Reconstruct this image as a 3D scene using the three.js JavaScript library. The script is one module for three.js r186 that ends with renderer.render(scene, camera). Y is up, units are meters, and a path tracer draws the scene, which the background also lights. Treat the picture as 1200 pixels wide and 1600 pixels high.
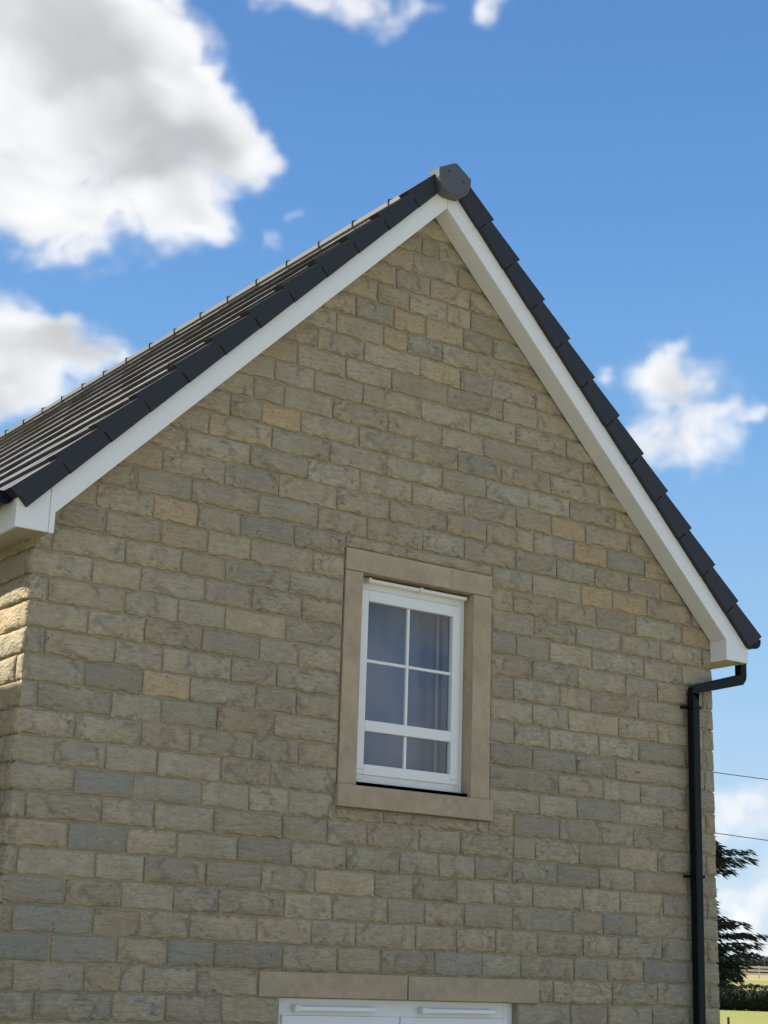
import * as THREE from 'three';
import { mergeGeometries } from 'three/addons/utils/BufferGeometryUtils.js';

// World frame: x along the gable, y up, z towards the viewer. y = 0 is the top of the lower window's lintel;
// the ground at the house is at y = GY. Positions were measured from stone courses of 150 mm.
const GY = -2.1, S = Math.SQRT1_2, W = 5.42;
const renderer = new THREE.WebGLRenderer({ antialias: true });
renderer.toneMapping = THREE.LinearToneMapping;
renderer.toneMappingExposure = 2.1;                            // exposed for the shaded gable
renderer.shadowMap.enabled = true;
const scene = new THREE.Scene();

// ---------------------------------------------------------------- camera
const camera = new THREE.PerspectiveCamera(34.17, 0.75, 0.1, 4000);
camera.position.set(-3.61, -0.04, 8.563);
camera.rotation.order = 'YXZ';
camera.rotation.set(0.2744, -0.6119, 0.0313);

// ---------------------------------------------------------------- small tools
function rng(seed) { let s = seed >>> 0; return () => { s = (s + 0x6D2B79F5) >>> 0; let t = Math.imul(s ^ (s >>> 15), 1 | s); t = (t + Math.imul(t ^ (t >>> 7), 61 | t)) ^ t; return ((t ^ (t >>> 14)) >>> 0) / 4294967296; }; }
const PERM = new Uint8Array(512), VAL = new Float32Array(256);
{ const r = rng(77); const p = [...Array(256).keys()]; for (let i = 255; i > 0; i--) { const j = Math.floor(r() * (i + 1)); [p[i], p[j]] = [p[j], p[i]]; } for (let i = 0; i < 512; i++) PERM[i] = p[i & 255]; for (let i = 0; i < 256; i++) VAL[i] = r(); }
function vn(x, y, z) {                                        // value noise, 0..1
  const X = Math.floor(x), Y = Math.floor(y), Z = Math.floor(z);
  let a = x - X, b = y - Y, c = z - Z; a = a * a * (3 - 2 * a); b = b * b * (3 - 2 * b); c = c * c * (3 - 2 * c);
  const i = X & 255, j = Y & 255, k = Z & 255, i1 = (i + 1) & 255, j1 = (j + 1) & 255, k1 = (k + 1) & 255;
  const A = PERM[i] , B = PERM[i1], AA = PERM[A + j], AB = PERM[A + j1], BA = PERM[B + j], BB = PERM[B + j1];
  const v000 = VAL[PERM[AA + k]], v100 = VAL[PERM[BA + k]], v010 = VAL[PERM[AB + k]], v110 = VAL[PERM[BB + k]];
  const v001 = VAL[PERM[AA + k1]], v101 = VAL[PERM[BA + k1]], v011 = VAL[PERM[AB + k1]], v111 = VAL[PERM[BB + k1]];
  const x00 = v000 + (v100 - v000) * a, x10 = v010 + (v110 - v010) * a, x01 = v001 + (v101 - v001) * a, x11 = v011 + (v111 - v011) * a;
  const y0 = x00 + (x10 - x00) * b, y1 = x01 + (x11 - x01) * b;
  return y0 + (y1 - y0) * c;
}
function fbm(x, y, z, o) { let s = 0, a = 0.5, n = 0; for (let i = 0; i < o; i++) { s += a * vn(x, y, z); n += a; a *= 0.5; x = x * 2.03 + 11.3; y = y * 2.03 + 5.7; z = z * 2.03 + 3.1; } return s / n; }
const sm = (a, b, x) => { const t = Math.min(1, Math.max(0, (x - a) / (b - a))); return t * t * (3 - 2 * t); };
const lerp = (a, b, t) => a + (b - a) * t;
const mix3 = (p, q, t) => [lerp(p[0], q[0], t), lerp(p[1], q[1], t), lerp(p[2], q[2], t)];
const enc = (v) => { v = Math.min(1, Math.max(0, v)); return Math.round(255 * (v <= 0.0031308 ? 12.92 * v : 1.055 * Math.pow(v, 1 / 2.4) - 0.055)); };
const D2R = Math.PI / 180;

// ---------------------------------------------------------------- sky: air and clouds by direction
const SUN = new THREE.Vector3(-1, 1.5, -1.2).normalize();
{
  const w = 4096, h = 2048, F = new Float32Array(w * h);
  // clouds as clusters of puffs: azimuth (degrees east of -z), elevation, half-width, half-height, fullness
  const puffs = [[21.37, 30.51, 3.52, 2.86, 1], [24.3, 29.85, 2.86, 2.42, 1], [26.4, 29.9, 1.3, 2.2, 1], [27.99, 29.06, 1.21, 1.1, 0.9], [28.94, 27.67, 1.1, 1.32, 0.9], [25.97, 27.32, 2.64, 1.98, 1], [21.84, 26.25, 3.08, 2.2, 1], [23.13, 24.93, 2.64, 1.32, 0.9], [27.18, 25.53, 1.76, 1.21, 0.8], [28.25, 25.61, 0.77, 0.66, 0.6], [29.93, 27.32, 0.6, 0.7, 0.6], [18.38, 28.25, 3.52, 3.52, 1], [18.7, 32.9, 3.96, 2.64, 1], [23.24, 33.15, 3.08, 1.76, 1],
    [21.56, 20.07, 2.42, 1.76, 1], [23.04, 21.08, 1.32, 0.99, 0.8], [24.2, 20.76, 1.32, 0.99, 0.7], [25.14, 20.52, 0.77, 0.66, 0.6], [22.13, 18.84, 1.54, 0.88, 0.8], [19.9, 19.02, 1.98, 1.98, 1], [21.12, 22.15, 1.32, 0.77, 0.6],
    [29.44, 32.94, 1.1, 0.66, 0.6], [31.43, 32.9, 1.32, 0.77, 0.65], [33.44, 32.8, 1.21, 0.84, 0.65], [34.46, 32.29, 0.66, 0.6, 0.5], [35.43, 32.9, 0.88, 0.44, 0.5], [38.81, 32.9, 0.66, 0.6, 0.6],
    [30.59, 25.13, 0.36, 0.36, 0.62], [31.23, 25.76, 0.4, 0.24, 0.5], [31.48, 26.03, 0.3, 0.24, 0.5],
    [45.34, 20.55, 1.65, 0.88, 0.75], [46.56, 19.54, 1.54, 0.99, 0.6], [45.07, 18.18, 1.54, 0.99, 0.65], [46.41, 17.93, 1.32, 0.88, 0.45], [44.17, 18.74, 0.99, 0.99, 0.55], [47.52, 18.11, 0.77, 0.77, 0.4], [48.55, 19.04, 0.7, 0.4, 0.55], [47.9, 19.49, 0.55, 0.33, 0.5], [43.0, 20.82, 0.45, 0.45, 0.6], [46.09, 18.91, 1.54, 1.32, 0.3],
    [47.5, 6.2, 1.6, 1.0, 0.4], [48.5, 6.3, 1.4, 1.2, 0.4], [46.7, 5.3, 1.2, 1.1, 0.4], [47.73, 3.16, 1.7, 0.9, 0.4], [46.88, 2.22, 1.6, 1.0, 0.4], [48.3, 1.85, 1.6, 1.0, 0.4], [47.06, 1.0, 2.2, 0.7, 0.4], [49.19, 4.1, 1.4, 1.4, 0.35], [48.68, 0.9, 2.2, 0.7, 0.4]];
  const r = rng(2024);
  for (let c = 0; c < 95; c++) {                               // the same broken cumulus goes on round the sky
    const az = r() * 360, el = 2 + Math.pow(r(), 1.3) * 68, big = 0.7 + r() * 1.6, n = 6 + Math.floor(r() * 6);
        for (let i = 0; i < n; i++) { const q = [az + (r() - 0.5) * 9 * big / Math.cos(el * D2R), el + (r() - 0.5) * 3.6 * big, (1 + r() * 2.2) * big, (0.7 + r() * 1.5) * big, 0.5 + r() * 0.5]; const t = ((q[0] % 360) + 360) % 360, m = q[2] * 1.4 / Math.cos(q[1] * D2R); if (!(t > 17 - m && t < 51 + m && q[1] < 36 + q[3] * 1.4)) puffs.push(q); }
  }
  for (const [az, el, pa, pb, g] of puffs) {
    const a = pa * 1.4, b = pb * 1.4;
    const j0 = Math.max(0, Math.floor((el - b + 90) / 180 * h)), j1 = Math.min(h - 1, Math.ceil((el + b + 90) / 180 * h));
    for (let j = j0; j <= j1; j++) {
      const e = (j + 0.5) / h * 180 - 90, ce = Math.max(0.15, Math.cos(e * D2R)), span = a / ce;
      const c0 = Math.floor((az - 90 - span + 180) / 360 * w), c1 = Math.ceil((az - 90 + span + 180) / 360 * w);   // atan2(z, x) = az - 90
      for (let c = c0; c <= c1; c++) {
        const da = ((c + 0.5) / w * 360 - 180 - (az - 90)) * ce / a, de = (e - el) / b, d = 1 - da * da - de * de;
        if (d <= 0) continue;
        const i = j * w + (((c % w) + w) % w); F[i] = 1 - (1 - F[i]) * (1 - g * d * Math.sqrt(d));
      }
    }
  }
  const data = new Float32Array(w * h * 4), K = 1 / 2.1;        // K: radiance for the exposure above
  const air = [[-90, 0.34, 0.36, 0.34], [0, 0.70, 0.80, 0.88], [4, 0.55, 0.73, 0.90], [10, 0.36, 0.60, 0.88], [18, 0.21, 0.45, 0.80], [26, 0.138, 0.335, 0.71], [34, 0.105, 0.262, 0.60], [55, 0.10, 0.23, 0.52], [90, 0.085, 0.19, 0.45]];
  const BS = 32, bw = w / BS, bh = h / BS, busy = new Uint8Array(bw * bh);
  for (let j = 0; j < h; j++) for (let c = 0; c < w; c++) if (F[j * w + c] > 0) { const bj = j >> 5, bc = c >> 5; if (busy[bj * bw + bc] & 1) continue; for (let a = -1; a <= 1; a++) for (let b = -1; b <= 1; b++) { const q = bj + a; if (q >= 0 && q < bh) busy[q * bw + (bc + b + bw) % bw] |= (a || b) ? 2 : 3; } }
  const look = (c, j) => { const j0 = Math.floor(j), c0 = Math.floor(c), tj = j - j0, tc = c - c0, q = (jj, cc) => F[Math.min(h - 1, Math.max(0, jj)) * w + ((cc % w) + w) % w]; return lerp(lerp(q(j0, c0), q(j0, c0 + 1), tc), lerp(q(j0 + 1, c0), q(j0 + 1, c0 + 1), tc), tj); };
  for (let j = 0; j < h; j++) {
    const e = (j + 0.5) / h * 180 - 90, ce = Math.cos(e * D2R), se = Math.sin(e * D2R);
    let k = 0; while (k < air.length - 2 && e > air[k + 1][0]) k++;
    const t = e < 0 ? 0 : Math.min(1, (e - air[k][0]) / (air[k + 1][0] - air[k][0]));
    const A = [0, 1, 2].map((i) => lerp(air[k][i + 1], air[k + 1][i + 1], t));
    for (let c = 0; c < w; c++) {
      const i = j * w + c, th = (c + 0.5) / w * 2 * Math.PI - Math.PI, x = ce * Math.cos(th), z = ce * Math.sin(th), y = se;
      let R = A[0], G = A[1], B = A[2];
      if (e > 0) {
        const mu = x * SUN.x + y * SUN.y + z * SUN.z, glow = 0.35 * Math.pow(Math.max(0, mu), 8) + 0.5 * Math.pow(Math.max(0, mu), 60);
        R += glow; G += glow * 0.97; B += glow * 0.9;
        if (busy[(j >> 5) * bw + (c >> 5)]) {
          const wx = fbm(x * 20 + 7, y * 26, z * 20, 4) - 0.5, wy = fbm(x * 20, y * 26 + 9, z * 20 + 4, 4) - 0.5, vx = fbm(x * 75 + 2, y * 75, z * 75, 3) - 0.5, vy = fbm(x * 75, y * 75 + 6, z * 75 + 1, 3) - 0.5;
          const f = look(c + (wx * 26 + vx * 9) / Math.max(0.3, ce), j + wy * 22 + vy * 9);
          if (f > 0.004) {
            const n = fbm(x * 30 + wx * 2.4, y * 44 + wy * 2.4, z * 30 + wx, 7), wisp = fbm(x * 95 + wx * 6, y * 130 + wy * 5, z * 95, 4);
            const dens = f * 1.2 - 0.12 + (n - 0.5) * 1.25 + (wisp - 0.5) * 0.85;
            const al = Math.min(1, (sm(-0.05, 1.0, dens) + 0.14 * sm(0.0, 0.5, f) * wisp)) * sm(0.0, 0.4, f) * lerp(0.42, 1, sm(0.3, 0.95, f + (n - 0.5) * 0.6));
            const lump = fbm(x * 15 + 3, y * 30 + wy, z * 15 + 8, 3);
            const thick = sm(4, 12, e) * sm(0.55, 1.3, f * 0.95 + (lump - 0.5) * 1.5 + (n - 0.5) * 0.3);
            const lit = lerp(1.0, 0.58, thick) * lerp(0.86, 1.1, n) + glow * 1.2;
            R = lerp(R, lit * lerp(1, 0.96, thick), al); G = lerp(G, lit * lerp(1, 0.985, thick), al); B = lerp(B, lit * 1.015, al);
          }
        }
      }
      const o = i * 4; data[o] = R * K; data[o + 1] = G * K; data[o + 2] = B * K; data[o + 3] = 1;
    }
  }
  const sky = new THREE.DataTexture(data, w, h, THREE.RGBAFormat, THREE.FloatType);
  sky.mapping = THREE.EquirectangularReflectionMapping; sky.magFilter = sky.minFilter = THREE.LinearFilter; sky.wrapS = THREE.RepeatWrapping; sky.needsUpdate = true;
  scene.background = sky; scene.environment = sky;
}
const sun = new THREE.DirectionalLight(new THREE.Color(1, 0.915, 0.78), 5);
sun.position.copy(SUN).multiplyScalar(60); sun.castShadow = true; sun.shadow.mapSize.set(2048, 2048);
Object.assign(sun.shadow.camera, { left: -40, right: 40, top: 40, bottom: -40, near: 1, far: 160 });
scene.add(sun, sun.target);

// ---------------------------------------------------------------- scene helpers
const used = {};
const numbered = (n) => { used[n] = (used[n] ?? -1) + 1; return used[n] ? n + '_' + String(used[n]).padStart(3, '0') : n; };
const base = new THREE.Vector3();                              // base of the thing that is being built
function thing(name, label, category, x, y, z, group) {
  const g = new THREE.Group(); g.name = numbered(name); g.position.set(x, y, z); base.set(x, y, z);
  g.userData = { label, category }; if (group) g.userData.group = group; scene.add(g); return g;
}
function part(parent, name, geo, mat) {                        // geometry in world coordinates, re-based to its thing
  geo.translate(-base.x, -base.y, -base.z);
  const m = new THREE.Mesh(geo, mat); m.name = name; m.castShadow = m.receiveShadow = true; parent.add(m); return m;
}
function structure(name, geo, mat) { const m = new THREE.Mesh(geo, mat); m.name = name; m.userData.kind = 'structure'; m.castShadow = m.receiveShadow = true; scene.add(m); return m; }
const box = (x0, x1, y0, y1, z0, z1) => new THREE.BoxGeometry(x1 - x0, y1 - y0, z1 - z0).translate((x0 + x1) / 2, (y0 + y1) / 2, (z0 + z1) / 2);
function bevelBox(x0, x1, y0, y1, z0, z1, b = 0.003) {
  const s = new THREE.Shape([[x0 + b, y0 + b], [x1 - b, y0 + b], [x1 - b, y1 - b], [x0 + b, y1 - b]].map((p) => new THREE.Vector2(...p)));
  return new THREE.ExtrudeGeometry(s, { depth: z1 - z0 - 2 * b, bevelEnabled: true, bevelThickness: b, bevelSize: b, bevelSegments: 2 }).translate(0, 0, z0 + b);
}
function slab(points, z0, z1, b = 0) {
  const s = new THREE.Shape(points.map((p) => new THREE.Vector2(...p)));
  return b ? new THREE.ExtrudeGeometry(s, { depth: z1 - z0 - 2 * b, bevelEnabled: true, bevelThickness: b, bevelSize: b, bevelOffset: -b, bevelSegments: 2 }).translate(0, 0, z0 + b)
    : new THREE.ExtrudeGeometry(s, { depth: z1 - z0, bevelEnabled: false }).translate(0, 0, z0);
}
const rgb = (r, g, b) => new THREE.Color().setRGB(r, g, b);
function soft(r, g, b, rough, spec) { return new THREE.MeshPhysicalMaterial({ color: rgb(r, g, b), roughness: rough, specularIntensity: spec }); }
function mat(r, g, b, rough, extra = {}) { return new THREE.MeshStandardMaterial({ color: rgb(r, g, b), roughness: rough, ...extra }); }
function texture(w, h, fn, srgb, repeat) {
  const d = new Uint8Array(w * h * 4);
  for (let j = 0; j < h; j++) for (let i = 0; i < w; i++) { const c = fn(i / w, j / h, i, j), o = (j * w + i) * 4; for (let q = 0; q < 3; q++) d[o + q] = srgb ? enc(c[q]) : Math.max(0, Math.min(255, c[q] * 255)); d[o + 3] = 255; }
  const t = new THREE.DataTexture(d, w, h); t.magFilter = THREE.LinearFilter; t.minFilter = THREE.LinearMipmapLinearFilter; t.generateMipmaps = true;
  if (srgb) t.colorSpace = THREE.SRGBColorSpace; if (repeat) t.wrapS = t.wrapT = THREE.RepeatWrapping; t.needsUpdate = true; return t;
}
// noise on a torus so that a texture of `n` cells tiles
const tile2 = (u, v, f, s) => { const a = vn(u * f, v * f, s), b = vn((u - 1) * f, v * f, s), c = vn(u * f, (v - 1) * f, s), d = vn((u - 1) * f, (v - 1) * f, s); return lerp(lerp(a, b, u), lerp(c, d, u), v); };

// ---------------------------------------------------------------- stone: an atlas of 48 faces with iron-stained rings, grain and pits
const STONE = {
  buff: [0.380, 0.322, 0.210], pale: [0.428, 0.368, 0.245], grey: [0.348, 0.304, 0.222], dark: [0.205, 0.182, 0.14], orange: [0.45, 0.342, 0.198], blue: [0.295, 0.28, 0.218],
};
const atlasW = 2048, atlasH = 2048, CW = 512, CH = 170;
const cells = []; { const r = rng(5); for (let i = 0; i < 48; i++) cells.push({ cx: 0.3 + r() * 0.4, cy: 0.35 + r() * 0.3, a: 0.22 + r() * 0.3, b: 0.28 + r() * 0.3, f: 5 + r() * 7, k: r() * 100, w: r(), v: r(), s: r() }); }
function stoneTexel(i, j) {
  const row = Math.min(11, Math.floor(j / CH)), col = Math.floor(i / CW), c = cells[row * 4 + col], u = (i % CW) / CW, v = (j - row * CH) / CH;
  const x = u * 3.2, y = v * 1.06, k = c.k;
  const wx = (fbm(x * 2.2, y * 2.2, k, 4) - 0.5), wy = (fbm(x * 2.2 + 40, y * 2.2, k, 4) - 0.5);
  const rr = Math.hypot((u - c.cx + wx * 0.28) / c.a, (v - c.cy + wy * 0.7) / c.b);
  const big = fbm(x * 1.3 + 9, y * 1.6, k + 3, 3), mid = fbm(x * 5, y * 9, k + 8, 4), fine = vn(i * 0.55, j * 0.55, 3.3), grit = vn(i * 0.21, j * 0.26, 9.1);
  let colr;
  if (row < 4) {                                               // buff, with faint stains
    colr = mix3(STONE.buff, STONE.pale, sm(0.35, 0.7, big));
    colr = mix3(colr, STONE.grey, 0.7 * sm(0.5, 0.66, mid) * (0.3 + c.w));
    if (c.v > 0.35) { const ring = Math.exp(-Math.pow((rr - 1) * 5.5, 2)); colr = mix3(colr, STONE.dark, 0.72 * ring * sm(0.4, 0.6, fbm(x * 3, y * 3, k + 20, 3))); }
  } else if (row < 8) {                                        // buff and grey parted by rings
    const edge = c.s > 0.5 ? sm(0.75, 1.15, rr) : 1 - sm(0.6, 1.05, rr), band = 0.5 + 0.5 * Math.sin(rr * c.f + wx * 9);
    colr = mix3(mix3(STONE.buff, STONE.pale, sm(0.4, 0.7, big)), STONE.grey, edge * (0.55 + 0.35 * c.w) * sm(0.25, 0.6, big + 0.1));
    colr = mix3(colr, STONE.dark, 0.72 * Math.pow(band, 3) * sm(0.3, 0.9, rr) * (1 - sm(1.3, 1.9, rr)) * sm(0.42, 0.62, fbm(x * 3, y * 3, k + 20, 3)));
    colr = mix3(colr, STONE.grey, 0.4 * sm(0.55, 0.75, mid));
  } else if (row < 10) {                                       // grey, buff showing through
    colr = mix3(STONE.grey, STONE.blue, 0.45 * sm(0.4, 0.65, big));
    colr = mix3(colr, STONE.buff, 0.7 * sm(0.5, 0.72, fbm(x * 1.8, y * 2.2, k + 31, 4)) * (c.w > 0.4 ? 1 : 0.4));
    colr = mix3(colr, STONE.dark, 0.35 * sm(0.58, 0.74, mid));
  } else if (row === 10) {
    colr = mix3(STONE.orange, STONE.pale, 0.75 * sm(0.4, 0.75, big)); colr = mix3(colr, STONE.buff, 0.6 * sm(0.5, 0.7, mid));
  } else {
    colr = mix3(STONE.blue, STONE.grey, 0.6 * sm(0.4, 0.7, big)); colr = mix3(colr, STONE.dark, 0.4 * sm(0.5, 0.7, mid));
  }
  const streak = fbm(x * 2, y * 26, k + 50, 3), pit = sm(0.82, 0.9, vn(x * 9, y * 12, k + 60)) * sm(0.5, 0.7, vn(x * 2, y * 2, k + 61));
  const m = (0.80 + 0.2 * fine + 0.2 * (grit - 0.5) + 0.35 * (streak - 0.5) + 0.5 * (mid - 0.5)) * (1 - 0.4 * pit);
  return [colr[0] * m, colr[1] * m, colr[2] * m];
}
const stoneMap = texture(atlasW, atlasH, (u, v, i, j) => stoneTexel(i, j), true);
const stoneBump = texture(1024, 1024, (u, v, i, j) => { const x = u * 12, y = v * 12.4; const b = 0.75 * fbm(x * 5, y * 11, 4, 5) + 0.25 * vn(i * 0.5, j * 0.5, 2); return [b, b, b]; }, false);
const stoneMat = new THREE.MeshStandardMaterial({ map: stoneMap, bumpMap: stoneBump, bumpScale: 0.011, roughness: 0.95, vertexColors: true });
const plainMap = (seed, cr, amp) => texture(512, 512, (u, v, i, j) => { const n = 1 + amp * (0.8 * (tile2(u, v, 6, seed) - 0.5) + 0.7 * (tile2(u, v, 24, seed + 4) - 0.5) + 0.7 * (vn(i * 0.6, j * 0.6, seed) - 0.5)); return [cr[0] * n, cr[1] * n, cr[2] * n]; }, true, true);
const mortarMat = new THREE.MeshStandardMaterial({ map: plainMap(3, [0.335, 0.282, 0.19], 0.45), roughness: 1 });
const grain = texture(512, 512, (u, v, i, j) => { const b = 0.5 * tile2(u, v, 40, 3) + 0.5 * vn(i * 0.45, j * 0.45, 4); return [b, b, b]; }, false, true);
const dressedMat = new THREE.MeshStandardMaterial({ map: plainMap(8, [0.40, 0.328, 0.218], 0.36), bumpMap: grain, bumpScale: 0.003, roughness: 0.95 });
const whiteMat = mat(0.80, 0.81, 0.80, 0.32), whiteRough = mat(0.74, 0.75, 0.73, 0.5);
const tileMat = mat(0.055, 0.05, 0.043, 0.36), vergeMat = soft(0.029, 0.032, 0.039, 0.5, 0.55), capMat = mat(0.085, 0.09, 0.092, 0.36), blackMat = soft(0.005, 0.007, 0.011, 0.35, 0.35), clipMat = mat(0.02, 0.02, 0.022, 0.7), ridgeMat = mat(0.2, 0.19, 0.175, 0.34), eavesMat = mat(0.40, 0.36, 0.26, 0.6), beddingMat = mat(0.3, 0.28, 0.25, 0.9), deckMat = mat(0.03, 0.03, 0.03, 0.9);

// ---------------------------------------------------------------- ground: one sheet that rises beyond the lawn
const EX = 0.735, EZ = -0.678;                                 // the way the ground rises, away from the camera to the right of the house
const RISE = [[-1e4, GY], [15, GY], [45, -1.62], [86, -1.47], [100, -1.0], [118, -0.55], [150, 0.5], [200, 1.35], [224, 1.78], [260, 2.75], [320, 3.1], [1e4, 3.4]];
function groundY(x, z) {
  const d = (x + 3.61) * EX + (z - 8.56) * EZ; let i = 0; while (d > RISE[i + 1][0]) i++;
  return lerp(RISE[i][1], RISE[i + 1][1], (d - RISE[i][0]) / (RISE[i + 1][0] - RISE[i][0]));
}
{
  const radii = [0]; for (let r = 3; r < 320; r += 5) radii.push(r); for (let r = 330; r < 2600; r *= 1.25) radii.push(r);
  const n = 144, pos = [0, groundY(0, 0), 0], idx = [], col = [], uv = [0, 0];
  const grass = [0.165, 0.18, 0.04], dry = [0.27, 0.215, 0.105], field = [0.185, 0.175, 0.05];
  const colour = (x, z) => { const d = (x + 3.61) * EX + (z - 8.56) * EZ, k = fbm(x * 0.12, 3, z * 0.12, 3); let c = mix3(grass, field, sm(98, 110, d)); c = mix3(c, dry, 0.8 * sm(185, 205, d) * (1 - sm(240, 260, d)) * (0.6 + 0.6 * k)); const m = 0.8 + 0.4 * k; return c.map((q) => q * m); };
  col.push(...colour(0, 0));
  for (let a = 1; a < radii.length; a++) for (let b = 0; b < n; b++) { const t = b / n * 2 * Math.PI, x = radii[a] * Math.cos(t), z = radii[a] * Math.sin(t); pos.push(x, groundY(x, z), z); col.push(...colour(x, z)); uv.push(x * 0.5, z * 0.5); }
  for (let b = 0; b < n; b++) idx.push(0, 1 + (b + 1) % n, 1 + b);
  for (let a = 0; a < radii.length - 2; a++) for (let b = 0; b < n; b++) { const p = 1 + a * n + b, q = 1 + a * n + (b + 1) % n; idx.push(p, q, p + n, q, q + n, p + n); }
  const g = new THREE.BufferGeometry(); g.setAttribute('position', new THREE.Float32BufferAttribute(pos, 3)); g.setAttribute('color', new THREE.Float32BufferAttribute(col, 3)); g.setAttribute('uv', new THREE.Float32BufferAttribute(uv, 2)); g.setIndex(idx); g.computeVertexNormals();
  const gm = texture(512, 512, (u, v, i, j) => { const k = 0.72 + 0.35 * tile2(u, v, 9, 2) + 0.3 * vn(i * 0.4, j * 0.4, 7); return [k, k, k * 0.97]; }, false, true);
  structure('ground', g, new THREE.MeshStandardMaterial({ map: gm, vertexColors: true, roughness: 1 }));
}

// unseen pale sheet before the gable, added to bounce sunlight onto wall and soffit
{
  const g = new THREE.PlaneGeometry(30, 30, 1, 1).rotateX(-Math.PI / 2).translate(1, GY + 0.006, 15.6), uv = g.attributes.uv; for (let i = 0; i < uv.count; i++) uv.setXY(i, uv.getX(i) * 18, uv.getY(i) * 18);
  structure('bounce_paving', g, new THREE.MeshStandardMaterial({ map: plainMap(41, [0.31, 0.28, 0.23], 0.35), roughness: 0.95 }));
}

// ================================================================ the house
const house = thing('stone_house', 'buff stone house with a steep gable, dark tiled roof and white bargeboards', 'house', 0, GY, 0);

// ---- gable wall: mortar core with the two window openings, and its stones
const XR = 2.735, YR = 5.355;                                  // line where the two tile planes' reference levels meet
const LW = { x0: 1.77, x1: 3.57, y0: -1.28, y1: -0.15 }, SU = { x0: 2.11, x1: 3.31, y0: 0.98, y1: 2.62 };
const wallShape = new THREE.Shape([[0.014, GY - 0.4], [W - 0.014, GY - 0.4], [W - 0.014, 2.55], [XR, 5.225], [0.014, 2.5]].map((p) => new THREE.Vector2(...p)));
const hole = (x0, x1, y0, y1) => new THREE.Path([[x0, y0], [x0, y1], [x1, y1], [x1, y0]].map((p) => new THREE.Vector2(...p)));
wallShape.holes.push(hole(SU.x0, SU.x1, SU.y0, SU.y1), hole(LW.x0, LW.x1, LW.y0, LW.y1));
const gable = part(house, 'gable_wall', new THREE.ExtrudeGeometry(wallShape, { depth: 0.28, bevelEnabled: false }).translate(0, 0, -0.2905), mortarMat);
gable.userData.label = 'coursed stone gable wall with mortar joints';

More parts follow.
